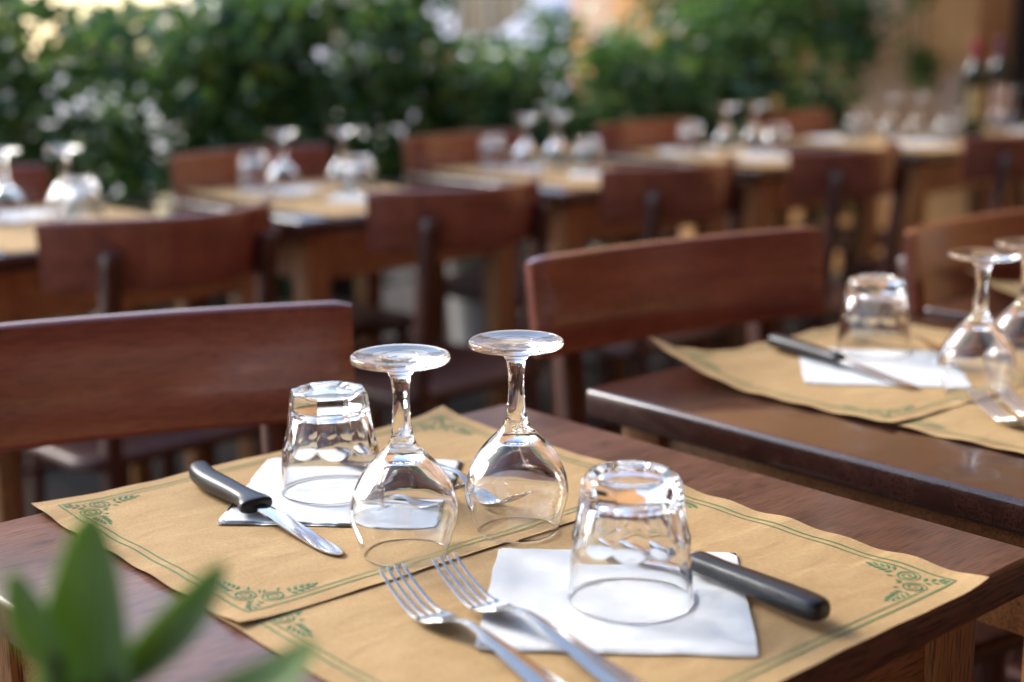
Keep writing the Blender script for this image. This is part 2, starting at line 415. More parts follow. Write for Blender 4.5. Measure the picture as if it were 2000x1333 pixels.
for k, (bx, by) in enumerate(zip(BX, BY)):
    for s in (1, 0):
        lab = f'blurred brown placemat on the {"far" if s else "near"} side of the {TN[k]} back-row table'
        if pm[s] is None: pm[s] = make_mat(0, 0, 0, 0, lab, GM, 6.0 + s, (.003, .003, .001, .002), [(0, .3, .006, .06)], False, 30, 24); o = pm[s]
        else: o = copy_tree(pm[s]); o['label'] = lab
        o.location = (bx + .075 + rng.normal() * .01, by + (.295 if s else .012), Z0 + (.0014 if s else 0)); o.rotation_euler = (0, 0, R(rng.normal() * 1.2))

# ------------------------------------------------------------------ napkins
def make_napkin(cx, cy, z, rz, label, seed, size=.16, sx=1., sy=1.):
    n = 36; V = []; F = []
    def layer(z0, z1, grow, dx, dy):
        k = len(V)
        for top in (0, 1):
            for j in range(n + 1):
                for i in range(n + 1):
                    u, v = i / n * 2 - 1, j / n * 2 - 1
                    e = max(abs(u), abs(v))
                    cr = 1 - .006 * sstep(.9, 1, min(abs(u), abs(v)) * e)
                    wob = .0016 * mnoise.noise(Vector((u * 3 + seed, v * 3, seed + z0 * 900)))
                    x = u * size / 2 * sx * cr * grow + wob + dx; y = v * size / 2 * sy * cr * grow + wob * .7 + dy
                    zz = z0 + (z1 - z0) * (top if e < .985 else .5) + .0005 * sstep(.75, 1, e) * (1 + mnoise.noise(Vector((u * 4.1 + seed * 3, v * 4.1, 1.7)))) * (top or 1) + .0004 * (1 + mnoise.noise(Vector((u * 6 + seed, v * 6, 4)))) + .0005 * max(0, 1 - abs(u - .04 * seed % .2) / .04) + .0003 * max(0, 1 - abs(v + .1) / .04)
                    V.append((x, y, zz))
        m = (n + 1) ** 2
        for j in range(n):
            for i in range(n):
                a = k + j * (n + 1) + i; F.append([a + m, a + 1 + m, a + n + 2 + m, a + n + 1 + m]); F.append([a, a + n + 1, a + n + 2, a + 1])
        per = [i for i in range(n + 1)] + [j * (n + 1) + n for j in range(1, n + 1)] + [n * (n + 1) + i for i in range(n - 1, -1, -1)] + [j * (n + 1) for j in range(n - 1, 0, -1)]
        for a, b in zip(per, per[1:] + per[:1]): F.append([k + a, k + b, k + b + m, k + a + m])
    layer(0, .0004, 1, 0, 0); layer(.0005, .0010, .985, .0012, -.001)
    o = mesh_obj('paper_napkin', V, F, M_NAP, angle=70); o.location = (cx, cy, z); o.rotation_euler = (0, 0, R(rz))
    return tag(o, label, 'napkin', 'folded white paper napkins')
ZM = TZ + .0014
make_napkin(.199, .171, ZM + .0007, 44.5, 'white paper napkin under the octagonal tumbler and the knife tip', 1.0, .164)
make_napkin(.2, -.121, ZM, 44, 'white paper napkin in front, under the round tumbler and fork handles', 2.0, .164)
make_napkin(.853, .128, ZM + .0007, 40, 'white paper napkin on the second front table, under its tumbler', 3.0, .164)
np0 = None
for k, (bx, by) in enumerate(zip(BX, BY)):
    for s in (1, 0):
        lab = f'small blurred white napkin on the {"far" if s else "near"} side of the {TN[k]} back-row table'
        if np0 is None: np0 = make_napkin(0, 0, 0, 0, lab, 4.0); o = np0
        else: o = np0.copy(); C.objects.link(o); o['label'] = lab
        o.location = (bx + (.275 if s else .325) + rng.normal() * .015, by + (.475 if s else .205) + rng.normal() * .01, ZM + (.0014 if s else 0)); o.rotation_euler = (0, 0, R(44 + rng.normal() * 8))

# ------------------------------------------------------------------ glasses
def wineglass_mesh():
    P = spline([(.0293, .0), (.0335, .011), (.0366, .0225), (.0371, .029), (.0354, .040), (.0303, .0525), (.0226, .0632), (.0145, .0715), (.0098, .0770), (.0074, .0840), (.0063, .0950), (.0057, .1080),
                (.0062, .1190), (.0080, .1255), (.0125, .1300), (.0215, .1325), (.0318, .1342), (.0335, .1356), (.0337, .1372), (.0329, .1388), (.030, .1394), (.022, .1388), (.014, .1381), (.0125, .1376), (.006, .1372), (.0003, .1370)], 150)
    I = spline([(.0003, .0655), (.006, .0650), (.012, .0632), (.019, .0575), (.0265, .0500), (.0325, .0405), (.0352, .0295), (.0349, .0225), (.0320, .011), (.0283, .0)], 60)
    prof = [(a, b) for a, b in I] + [(.0285, -.0006), (.0291, -.0006)] + [(a, b) for a, b in P]
    return lathe(prof, 96)
def tumbler_mesh(nf, flat_top, n=None, rows=1.0):
    n = n or nf * 20
    def lerp(tab, z):
        for (a, x), (b, y) in zip(tab, tab[1:]):
            if z <= b: return x + (y - x) * (z - a) / (b - a)
        return tab[-1][1]
    cone = [(0, .0397), (.010, .0390), (.030, .0376), (.043, .0371), (.048, .0366), (.066, .0352), (.083, .0340)]
    k = 1.0 / math.cos(math.pi / 8) * math.cos(math.pi / nf)
    apo = [(0, .05), (.028, .0410), (.0315, .0391), (.036, .0366), (.040, .0348), (.044, .0333), (.049, .0322), (.060, .0308), (.0765, .0288), (.083, .0280)]
    def rad(th, z):
        a = lerp(apo, z) * k
        m = (th + math.pi / nf) % (2 * math.pi / nf) - math.pi / nf
        rp = a / math.cos(m); rc = lerp(cone, z)
        h = max(0, min(1, .5 + .5 * (rc - rp) / .0005))           # smooth minimum
        return rp * h + rc * (1 - h) - .0005 * h * (1 - h)
    prof = []
    zs = list(np.linspace(0, .0765 if flat_top else .0748, int(80 * rows)))
    V = []; F = []; rows_ = []
    def row(fn): rows_.append(len(V)); V.extend([(fn(2 * math.pi * j / n)) for j in range(n)])
    pol = lambda r, th, z: (r * math.cos(th), r * math.sin(th), z)
    inner = spline([(.0003, .0665), (.012, .0664), (.0215, .0655), (.0262, .0625), (.0285, .0570), (.0312, .0470), (.0340, .0340), (.0362, .017), (.0378, .0008)], int(50 * rows))
    for r, z in inner: row(lambda th: pol(r, th, z))
    row(lambda th: pol(.0384, th, -.0004)); row(lambda th: pol(.0393, th, -.0003))
    for z in zs[1:]: row(lambda th: pol(rad(th, z), th, z))
    if flat_top:
        for s, z in ((1, .0790), (.993, .0806), (.972, .0817), (.93, .0822)): row(lambda th: pol(rad(th, min(z, .083)) * s, th, z))
    else:
        for s, z, q in ((.985, .0770, .45), (.962, .0785, .25), (.93, .0798, .12), (.885, .0809, .04), (.83, .0817, 0), (.78, .0820, 0)):
            row(lambda th: pol((rad(th, .0748) * q + .0308 * (1 - q)) * s, th, z))
    for r, z in ((.0235, .0821), (.0205, .0812), (.0190, .0800), (.012, .0794), (.0003, .0792)): row(lambda th: pol(r, th, z))
    for a, b in zip(rows_, rows_[1:]):
        for j in range(n): q = (j + 1) % n; F.append([a + j, a + q, b + q, b + j])
    F.append(list(range(n))[::-1]); F.append([rows_[-1] + j for j in range(n)])
    m = MB(); m.add(V, F); return m
wg0 = wineglass_mesh().obj('wine_glass', M_GLASS, angle=50)
tuA = tumbler_mesh(8, True).obj('glass_tumbler', M_GLASS, angle=24)
tuB = tumbler_mesh(10, False).obj('glass_tumbler', M_GLASS, angle=24)
used = set()
def put(proto, x, y, z, rz, label, cat, group):
    o = proto if proto.name not in used else copy_tree(proto)
    used.add(proto.name); used.add(o.name)
    o.location = (x, y, z); o.rotation_euler = (0, 0, R(rz)); return tag(o, label, cat, group)
GW, GT = 'upturned wine glasses', 'upturned glass tumblers'
ZG = TZ + .0032; ZN = TZ + .0048
put(wg0, .1515, .035, ZG, 0, 'upturned wine glass nearest the fork tines, beside the octagonal tumbler', 'wine glass', GW)
put(wg0, .239, .0165, ZG, 40, 'upturned sharp wine glass right of the centre, reflecting a bright window', 'wine glass', GW)
put(tuA, .191, .180, ZN, 17, 'octagonal faceted tumbler standing upside down left of the two wine glasses', 'tumbler', GT).scale = (1, 1, .965)
put(tuB, .2055, -.128, ZN - .001, 8, 'faceted tumbler with a round base upside down on the front napkin', 'tumbler', GT)
put(wg0, .824, -.001, ZG, 70, 'upturned wine glass on the second front table, standing whole in view', 'wine glass', GW)
put(wg0, .922, .006, ZG, 10, 'upturned wine glass cut by the right edge, on the second front table', 'wine glass', GW)
put(tuB, .905, .172, ZN, 25, 'upturned tumbler on the napkin of the second front table', 'tumbler', GT)
for k, (bx, by) in enumerate(zip(BX, BY)):
    cx = bx + BW / 2 + (-.03, -.03, -.01, 0, .06, .03)[k]; by += (.04, .05, .06, 0, -.03, 0)[k]
    j = lambda s=.012: float(rng.normal() * s)
    for q, (dx, dy) in enumerate(((-.05, .335), (.06, .315))):
        put(wg0, cx + dx + j(), by + dy + j(), ZG, 0, f'blurred upturned wine glass, {"left" if q == 0 else "right"} one of the pair on the {TN[k]} back-row table', 'wine glass', GW)
    put(tuB, cx - .055 + j(), by + .455 + j(), ZN, 30 * k, f'blurred upturned tumbler on the far napkin of the {TN[k]} back-row table', 'tumbler', GT)
    put(tuB, cx + .045 + j(), by + .215 + j(), ZN, 50 * k, f'blurred upturned tumbler on the near napkin of the {TN[k]} back-row table', 'tumbler', GT)

# ------------------------------------------------------------------ cutlery (local +Y towards the tip)
def make_fork(label):
    b = MB()
    Zc = spline([(0, .0016), (.03, .0035), (.075, .0092), (.105, .0125), (.122, .0098), (.138, .0040), (.150, .0022), (.162, .0042), (.180, .0115), (.196, .0205)], 60)
    def zc(y):
        for (a, z0), (c, z1) in zip(Zc, Zc[1:]):
            if y <= c: return z0 + (z1 - z0) * (y - a) / (c - a)
        return Zc[-1][1]
    wt = [(0, .004), (.0015, .0072), (.006, .0096), (.03, .0092), (.07, .0062), (.098, .0034), (.113, .0031), (.122, .0042), (.130, .0078), (.137, .0102), (.146, .0109), (.153, .0110)]
    def wd(y):
        for (a, x), (c, q) in zip(wt, wt[1:]):
            if y <= c:
                t = (y - a) / (c - a); return x + (q - x) * t
        return wt[-1][1]
    rings = []
    for y in list(np.linspace(0, .01, 6)) + list(np.linspace(.012, .153, 52)):
        hw = wd(y); th = .0012 if y > .12 else .0012 + .0005 * (1 - abs(y - .1) / .1); cc = .0012 * sstep(.122, .14, y)
        z = zc(y); ridge = .0007 * (1 - sstep(.09, .12, y)); ring = []
        for u in (-1, -.78, -.4, 0, .4, .78, 1): ring.append((hw * u, y, z + th * .5 * (1 - u * u * .6) + cc * u * u + ridge * (1 - abs(u))))
        for u in (.78, .4, 0, -.4, -.78): ring.append((hw * u, y, z - th * .5 * (1 - u * u * .6) + cc * u * u))
        rings.append(ring)
    b.loft(rings)
    for k in range(4):
        x0 = (-1.5 + k) * .0058; rings = []
        for i, y in enumerate(np.linspace(.1505, .1965, 16)):
            t = i / 15; hw = .0018 * (1 - .45 * t) if t < .97 else .0006; th = .0010 * (1 - .35 * t); cc = .0012 * (x0 / .011) ** 2 * (1 - t)
            x = x0 * (1 - .04 * t); z = zc(y) + cc
            rings.append([(x + hw * math.cos(a), y, z + th * math.sin(a)) for a in [2 * math.pi * q / 8 for q in range(8)]])
        b.loft(rings)
    o = b.obj('table_fork', M_STEEL, angle=40); tag(o, label, 'fork', 'steel table forks'); return o
def fork(bowl, tip, z, label, roll=0):
    global fk
    o = put(fk, 0, 0, z, 0, label, 'fork', 'steel table forks')
    ang = math.atan2(tip[1] - bowl[1], tip[0] - bowl[0]) - math.pi / 2
    d = Vector((math.cos(ang + math.pi / 2), math.sin(ang + math.pi / 2)))
    o.location = (bowl[0] - d.x * .149, bowl[1] - d.y * .149, z); o.rotation_euler = (0, R(roll), ang); return o
fk = make_fork('')
fork((.0915, -.070), (.0970, -.018), TZ + .0022, 'left one of the two sharp forks lying in front')
fork((.1230, -.084), (.1285, -.032), TZ + .0046, 'right one of the two sharp forks in front, handle over the napkin')
fork((.262, .077), (.256, .028), TZ + .0034, 'fork seen through the right-hand sharp wine glass, tines pointing right')
fork((.236, .114), (.230, .066), TZ + .0056, 'fork lying on the napkin corner, seen through the left-hand wine glass')
fork((.750, -.080), (.766, -.028), TZ + .0026, 'fork lying at the right edge on the second front table', 3)
fork((.782, -.085), (.800, -.033), TZ + .0026, 'fork cut by the right edge, beside the other fork on the second front table', 3)
fork((.945, .108), (.938, .058), TZ + .0056, 'fork lying behind the tumbler on the second front table')

def make_knife(hook):
    t = empty('table_knife'); b = MB()
    L = .112
    tab = [(0, .0060, .0050), (.003, .0085, .0066), (.010, .0098, .0074), (.03, .0098, .0076), (.06, .0088, .0068), (.085, .0080, .0060), (.100, .0086, .0060), (.109, .0088, .0056), (.1115, .0078, .0046), (.112, .006, .003)]
    if hook: tab = [(0, .0050, .0050), (.003, .0080, .0068), (.010, .0094, .0074), (.03, .0092, .0074), (.055, .0091, .0072), (.080, .0084, .0064), (.094, .0094, .0062), (.104, .0128, .0060), (.1095, .0135, .0056), (.1115, .0122, .0046), (.112, .0105, .003)]
    sp = spline([(a, h, v) for a, h, v in tab], 46); rings = []
    for y, hw, hh in sp:
        cx = (.0045 * sstep(.03, 0, y) if False else .0) + ((-.007 * sstep(.035, 0.0, y) + .0) if hook else 0)
        if hook: cx = -.008 * (max(0, 1 - y / .04)) ** 2 + .002 * sstep(.09, .11, y)
        ring = []
        for q in range(20):
            a = 2 * math.pi * q / 20; c, s = math.cos(a), math.sin(a)
            e = .72
            ring.append((cx + hw * math.copysign(abs(c) ** e, c), y, .0078 + hh * math.copysign(abs(s) ** e, s)))
        rings.append(ring)
    b.loft(rings); b.obj('handle', M_HANDLE, t, angle=50)
    bl = MB(); rings = []
    ys = list(np.linspace(.108, .214, 40)) + [.2165, .2185, .2198, .2204]
    for y in ys:
        t0 = (y - .108) / .112
        hw = .0072 if hook else .0070
        hw *= (.86 + .14 * sstep(.12, .3, t0))
        if y > .198: hw *= max(.08, math.sqrt(max(0, 1 - ((y - .198) / .0226) ** 2)))
        zz = .0072 - .0060 * sstep(0, .9, t0); th = .0011 * (1 - .55 * t0)
        sp_ = hw * .75
        rings.append([(-hw, y, zz), (-hw * .6, y, zz + th * .75), (sp_, y, zz + th), (hw, y, zz + th * .8), (hw, y, zz - th * .8), (sp_, y, zz - th), (-hw * .6, y, zz - th * .75)])
    bl.loft(rings); bl.obj('blade', M_BLADE, t, angle=20)
    return t
def knife(proto, butt, tip, z, label, tilt=0.):
    o = put(proto, 0, 0, z, 0, label, 'knife', 'black handled table knives')
    ang = math.atan2(tip[1] - butt[1], tip[0] - butt[0]) - math.pi / 2
    o.location = (*butt, z); o.rotation_euler = (R(tilt), 0, ang); return o
ka = make_knife(True); kb = make_knife(False)
knife(ka, (.1205, .277), (.1135, .058), TZ + .0046, 'knife with a curved black handle lying left of the octagonal tumbler', -.4)
knife(kb, (.2575, -.2375), (.276, -.02), TZ + .0048, 'knife with a straight black handle lying right of the front tumbler', -.2)
knife(kb, (.841, .262), (.795, .044), TZ + .0056, 'knife with a black handle on the second front table, across the napkin', -.3)

# ------------------------------------------------------------------ wine bottles on the farthest table
def make_bottle(label, x, y, rz, glassm, lab, foil):
    t = tag(empty('wine_bottle', (x, y, TZ + .003), R(rz)), label, 'bottle', 'wine bottles on the farthest table')
    P = spline([(.0003, .012), (.02, .010), (.033, .001), (.0362, .004), (.0368, .012), (.0368, .10), (.0368, .18), (.0350, .200), (.0260, .222), (.0170, .240), (.0145, .255), (.0140, .290), (.0150, .292), (.0152, .300), (.0140, .304), (.0003, .304)], 90)
    lathe([(a, b) for a, b in P], 40).obj('bottle_body', glassm, t, angle=50)
    lathe([(.0160, .225 + .02), (.0156, .255), (.0152, .285), (.0163, .288), (.0165, .304), (.0150, .3062), (.0003, .3064)], 32).obj('foil_cap', foil, t, angle=40)
    b = MB(); V = []; F = []; n = 40
    for k in range(n + 1):
        a = math.pi * (-1 + 2 * k / n) * .45
        for z in (.045, .15):
            for r in (.0370, .0373): V.append((r * math.cos(a), r * math.sin(a), z))
    for k in range(n):
        p, q = 4 * k, 4 * k + 4; F += [[p + 1, q + 1, q + 3, p + 3], [p, p + 2, q + 2, q], [p, q, q + 1, p + 1], [p + 2, p + 3, q + 3, q + 2]]
    b.add(V, F); b.obj('paper_label', lab, t, angle=40)
    return t
M_FOIL = flat('red_foil', (.35, .03, .05), .35, .5, .3); M_FOIL2 = flat('plum_foil', (.16, .04, .08), .35, .5, .3)
M_LABA = flat('ochre_label', (.58, .38, .14), .6); M_LABB = flat('amber_label', (.60, .33, .20), .6)
make_bottle('dark wine bottle with a red foil cap and an ochre label', 3.93, 1.86, 255, M_BOTTLE, M_LABA, M_FOIL)
make_bottle('shorter looking wine bottle with amber label behind the red capped one', 4.27, 1.97, 255, M_BOTTLE, M_LABB, M_FOIL2)

# ------------------------------------------------------------------ leaves
def leaf_mat(name, cols, rough=.35, trans=.25):
    m, t, b = mat(name)
    gm = t.nodes.new('ShaderNodeNewGeometry')
    c = ramp(t, gm.outputs['Random Per Island'], cols)
    n = N(t, 'ShaderNodeTexNoise', _Scale=3.5, _Detail=2.0); t.links.new(coords(t), n.inputs['Vector'])
    c = mixc(t, .6, c, ramp(t, n.outputs[0], [(.35, (.6, .7, .7)), (.65, (1.35, 1.25, .9))]), 'MULTIPLY')
    t.links.new(c, b.inputs['Base Color']); b.inputs['Roughness'].default_value = rough
    tr = t.nodes.new('ShaderNodeBsdfTranslucent'); t.links.new(mixc(t, .6, c, (.9, 1.0, .35), 'MULTIPLY'), tr.inputs[0])
    mx = t.nodes.new('ShaderNodeMixShader'); mx.inputs[0].default_value = trans
    t.links.new(b.outputs[0], mx.inputs[1]); t.links.new(tr.outputs[0], mx.inputs[2]); t.links.new(mx.outputs[0], t.nodes['Material Output'].inputs[0])
    return m
M_LEAF = leaf_mat('laurel_leaf', [(0, (.035, .095, .055)), (.45, (.085, .18, .075)), (.8, (.17, .30, .10)), (1, (.32, .44, .16))], .24, .42)
M_IVY = leaf_mat('creeper_leaf', [(0, (.05, .10, .025)), (.6, (.11, .18, .04)), (1, (.22, .28, .07))])
M_BARK = flat('shrub_bark', (.06, .042, .03), .8, .3, var=.3, scale=40)
def leaf_cloud(name, P, size, mtl, parent, up=.35):
    """P: (n,3) leaf centres; each leaf is four quads folded along its midrib"""
    n = len(P)
    d = rng.normal(size=(n, 3)); d[:, 2] *= .6; d /= np.linalg.norm(d, axis=1)[:, None]
    nn = rng.normal(size=(n, 3)); nn[:, 2] = np.abs(nn[:, 2]) + up; nn -= (nn * d).sum(1)[:, None] * d; nn /= np.linalg.norm(nn, axis=1)[:, None]
    s = np.cross(nn, d); L = (size * rng.uniform(.65, 1.25, n))[:, None]; W = L * .24
    tip = P + d * L * .5 - nn * L * .06; base = P - d * L * .5; mid = P + nn * L * .03
    q1 = P - d * L * .18; q2 = P + d * L * .2
    V = np.stack([base, q1 + s * W - nn * W * -.25, q2 + s * W * .85 + nn * W * .2, tip, q2 - s * W * .85 + nn * W * .2, q1 - s * W + nn * W * .25, q1, q2], 1).reshape(-1, 3)
    f = np.array([[0, 6, 1, 0], [6, 7, 2, 1], [7, 3, 2, 7], [0, 5, 6, 0], [5, 4, 7, 6], [4, 3, 7, 4]])
    quads = np.array([[6, 7, 2, 1], [5, 4, 7, 6], [0, 6, 1, 0], [0, 5, 6, 0]])
    # triangles are stored as separate quads with a doubled midpoint to keep one array
    V2 = np.concatenate([V.reshape(n, 8, 3), ((V.reshape(n, 8, 3)[:, 0] + V.reshape(n, 8, 3)[:, 1]) / 2)[:, None], ((V.reshape(n, 8, 3)[:, 0] + V.reshape(n, 8, 3)[:, 5]) / 2)[:, None],
                         ((V.reshape(n, 8, 3)[:, 3] + V.reshape(n, 8, 3)[:, 2]) / 2)[:, None], ((V.reshape(n, 8, 3)[:, 3] + V.reshape(n, 8, 3)[:, 4]) / 2)[:, None]], 1)
    quads = np.array([[6, 7, 2, 1], [5, 4, 7, 6], [0, 6, 1, 8], [0, 9, 5, 6], [7, 3, 10, 2], [4, 11, 3, 7]])
    F = (np.arange(n)[:, None, None] * 12 + quads[None]).reshape(-1, 4)
    return raw_obj(name, V2.reshape(-1, 3), F, mtl, parent)
def clumps(n, ncl, box, spread):
    """leaf centres gathered round clump centres inside a box"""
    (x0, x1), (y0, y1), (z0, z1) = box
    c = np.stack([rng.uniform(x0, x1, ncl), rng.uniform(y0, y1, ncl), z0 + (z1 - z0) * rng.uniform(0, 1, ncl) ** .9], 1)
    k = rng.integers(0, ncl, n); return c[k] + rng.normal(size=(n, 3)) * spread
M_POT = flat('pale_glazed_pot', (.42, .40, .39), .4, .5, var=.06, scale=8)
M_POTD = flat('dark_glazed_pot', (.06, .05, .05), .35, .5, var=.1, scale=8)
M_SOIL = flat('potting_soil', (.03, .022, .016), .95, .2, var=.4, scale=60)
def make_shrub(x, y, w, h, n, label, pot, z0=.5, mtl=None, lsize=.066, dep=.30):
    t = tag(empty('hedge_shrub', (x, y, 0)), label, 'shrub', 'potted shrubs forming the hedge')
    P = clumps(n, 70, ((-w / 2, w / 2), (-dep, dep), (z0, h)), np.array([.062, .062, .058]))
    P2 = clumps(int(n * .35), 26, ((-w / 2, w / 2), (-dep * .6, dep), (.34, .62)), np.array([.07, .06, .05])); P = np.concatenate([P, P2])
    cut = (P[:, 2] < h + .1) & (P[:, 2] > .30); P = P[cut]
    leaf_cloud('crown', P, lsize, mtl or M_LEAF, t)
    b = MB()
    for k in range(7):
        ax, ay = rng.normal() * .03, rng.normal() * .03; ex, ey = rng.uniform(-w * .4, w * .4), rng.uniform(-.2, .2)
        b.tube([(ax, ay, .3), (ax + ex * .35, ay + ey * .35, .55), (ex * .8, ey * .8, .8), (ex, ey, h * .92)], [.014, .011, .007, .003], 7)
    b.obj('stem', M_BARK, t)
    if pot:
        pr = lathe([(.0003, .004), (.105, .004), (.112, .010), (.135, .26), (.150, .40), (.158, .405), (.160, .43), (.152, .435), (.140, .43), (.132, .40), (.0003, .395)], 40)
        pr.obj('pot', pot, t, angle=40)
        lathe([(.0003, .402), (.128, .404), (.128, .398), (.0003, .397)], 24).obj('soil', M_SOIL, t)
    return t
sh = [(1.00, 3.05, .50, 1.26, 2300, 'leafy dark green shrub at the far left of the hedge', 0),
      (1.60, 2.98, .76, 1.15, 3000, 'airy lower shrub at left, with cream light coming over its top', 1),
      (2.13, 3.00, .78, 1.24, 3900, 'glossy dark shrub behind the second back-row table', 0),
      (2.78, 3.02, .86, .98, 3100, 'lower shrub in the hedge below the gap with the street view', 1),
      (3.48, 3.00, .70, 1.10, 2900, 'rounded green shrub right of the street gap in the hedge', 1),
      (4.20, 2.98, .84, 1.35, 3600, 'tall dark shrub at the right end of the hedge by the ochre wall', 0)]
for x, y, ww, h, n_, l, pc in sh: make_shrub(x, y, ww, h, n_, l, M_POT if pc else M_POTD)
cp = tag(empty('climbing_plant', (4.9, 3.3, 0)), 'yellow green creeper hanging on the ochre wall right of the hedge', 'plant')
P = clumps(1500, 24, ((-.12, -.04), (-.10, .32), (.85, 1.75)), np.array([.03, .06, .10])); leaf_cloud('foliage', P, .06, M_IVY, cp)
b = MB()
for k in range(6): b.tube([(-.03, -.1 + .07 * k, 2.2), (-.06, -.08 + .07 * k, 1.6), (-.05, -.1 + .08 * k, .9)], [.006, .005, .003], 6)
b.obj('stem', M_BARK, cp)
cp = tag(empty('climbing_plant', (4.95, 2.72, 0)), 'small dark creeper tuft hanging over the ochre wall by the doorway', 'plant')
P = np.concatenate([clumps(320, 8, ((-.10, -.04), (-.09, .09), (1.08, 1.6)), np.array([.02, .04, .05])), clumps(90, 4, ((-.06, -.03), (-.06, .02), (.90, .98)), np.array([.01, .04, .04]))]); leaf_cloud('foliage', P, .06, M_IVY, cp)
b = MB()
for k in range(3): b.tube([(-.02, -.05 + .05 * k, 2.2), (-.04, -.04 + .05 * k, 1.5), (-.03, -.03 + .05 * k, .9)], [.006, .005, .003], 6)
b.obj('stem', M_BARK, cp)

# ------------------------------------------------------------------ buildings
def stucco(name, cols, patch, scale=2.5):
    m, t, b = mat(name)
    n = N(t, 'ShaderNodeTexNoise', _Scale=scale, _Detail=8.0, _Roughness=.62); t.links.new(coords(t), n.inputs['Vector'])
    n2 = N(t, 'ShaderNodeTexNoise', _Scale=scale * .55, _Detail=6.0, _Distortion=.6); t.links.new(coords(t, (1, 1, .7)), n2.inputs['Vector'])
    c = ramp(t, n.outputs[0], [(.3, cols[0]), (.55, cols[1]), (.75, cols[2])])
    fac = ramp(t, n2.outputs[0], [(.56, (0, 0, 0)), (.66, (1, 1, 1))])
    c = mixc(t, fac, c, patch); t.links.new(c, b.inputs['Base Color']); b.inputs['Roughness'].default_value = .9
    bump(t, b, n.outputs[0], .4, .02)
    return m
M_OCHRE = stucco('ochre_stucco', ((.62, .27, .09), (.78, .38, .14), (.84, .47, .20)), (.76, .49, .34))
M_CREAM = stucco('cream_stucco', ((.62, .54, .46), (.72, .64, .55), (.80, .73, .64)), (.70, .58, .50), 1.2)
M_DOOR = wood('dark_door_wood', (.02, .012, .009), (.03, .018, .013), (.045, .026, .018), 2, .5, .0)
M_WIN = flat('dark_window_glass', (.04, .05, .06), .05, .6, var=.1, scale=3)
M_FRAME = flat('window_frame_paint', (.28, .25, .22), .5)
oc = tag(empty('ochre_building', (5, 2, 0)), 'weathered ochre stucco building with a dark doorway at the right', 'building')
b = MB(); b.box(0, .5, .50, 2.9, 0, 5.5, .02); b.box(0, .5, -7, -.9, 0, 5.5, .02); b.box(.003, .497, -.9, .50, 2.35, 5.5, 0); b.obj('wall', M_OCHRE, oc)
b = MB(); b.box(.25, .31, -.88, -.202, .005, 2.345, .004); b.box(.25, .31, -.198, .48, .005, 2.345, .004)
for y0, y1 in ((-.80, -.29), (-.12, .40)):
    for z0, z1 in ((.2, 1.0), (1.15, 2.15)): b.box(.235, .26, y0, y1, z0, z1, .01)
d = b.obj('door', M_DOOR, oc)
b = MB(); b.tube([(.21, -.23, 1.0), (.19, -.23, 1.0), (.19, -.23, 1.15), (.21, -.23, 1.15)], [.008] * 4, 8); b.obj('door_handle', M_STEEL, d)

def facade(name, loc, rz, L, H, mtl, label, nwin, wz=(1.0, 2.5), floors=2, door=None):
    t = tag(empty(name, loc, rz), label, 'building')
    b = MB(); b.box(0, L, 0, .4, 0, H, .02); b.obj('wall', mtl, t)
    for fl in range(floors):
        for i in range(nwin):
            x = (i + .5) * L / nwin; z0, z1 = wz[0] + fl * 3.1, wz[1] + fl * 3.1
            f = MB(); f.box(x - .55, x + .55, -.04, -.002, z0 - .06, z0, .004); f.box(x - .55, x + .55, -.04, -.002, z1, z1 + .06, .004)
            f.box(x - .55, x - .47, -.037, -.002, z0 + .001, z1 - .001, .004); f.box(x + .47, x + .55, -.037, -.002, z0 + .001, z1 - .001, .004); f.box(x - .03, x + .03, -.034, -.002, z0 + .001, z1 - .001, .004)
            wo = f.obj('window', M_FRAME, t)
            g = MB(); g.box(x - .469, x - .031, -.012, -.003, z0 + .001, z1 - .001, 0); g.box(x + .031, x + .469, -.012, -.003, z0 + .001, z1 - .001, 0); g.obj('pane', M_WIN, wo, smooth=False)
    b = MB(); b.box(-.1, L + .1, -.25, .45, H + .001, H + .15, .02); b.obj('cornice', M_FRAME, t)
    return t
facade('lavender_building', (9.5, 17.0, 0), -math.pi / 2, 10, 4.6, stucco('lavender_stucco', ((.66, .66, .74), (.74, .74, .82), (.80, .80, .88)), (.70, .64, .70), 1.2), 'pale bluish building beyond the parked car, seen in the hedge gap', 4, floors=1)
facade('unseen_restaurant_front', (9, -6.0, 0), math.pi, 18, 4.2, stucco('terracotta_stucco', ((.40, .18, .10), (.50, .24, .14), (.58, .31, .19)), (.48, .28, .19)), 'terracotta restaurant front across the terrace, unseen, added for its warm reflections', 6, (.9, 2.6), 1)  # out of view, put in so varnish and glass mirror a warm wall

# ------------------------------------------------------------------ unseen awning added over the front row to darken reflections
aw = tag(empty('awning', (0, 0, 0)), 'dark brown canvas awning above the front row of tables, unseen, added for its reflections', 'awning')
b = MB(); n = 20; V = []; F = []
for i in range(n + 1):
    for k in range(2):
        y = -5.9 + 5.6 * i / n; z = 3.3 - .75 * i / n - .06 * math.sin(math.pi * i / n)
        V += [(-4 + 8.7 * k, y, z), (-4 + 8.7 * k, y, z + .006)]
for i in range(n):
    a = 4 * i; F += [[a, a + 2, a + 6, a + 4], [a + 1, a + 5, a + 7, a + 3], [a, a + 4, a + 5, a + 1], [a + 2, a + 3, a + 7, a + 6]]
F += [[0, 1, 3, 2], [4 * n, 4 * n + 2, 4 * n + 3, 4 * n + 1]]
b.add(V, F); b.obj('canvas', flat('brown_canvas', (.16, .10, .065), .9, .2, scale=5), aw, smooth=False)
b = MB(); b.tube([(-4, -.3, 2.52), (4.7, -.3, 2.52)], [.025, .025], 10); b.obj('front_bar', M_FRAME, aw)
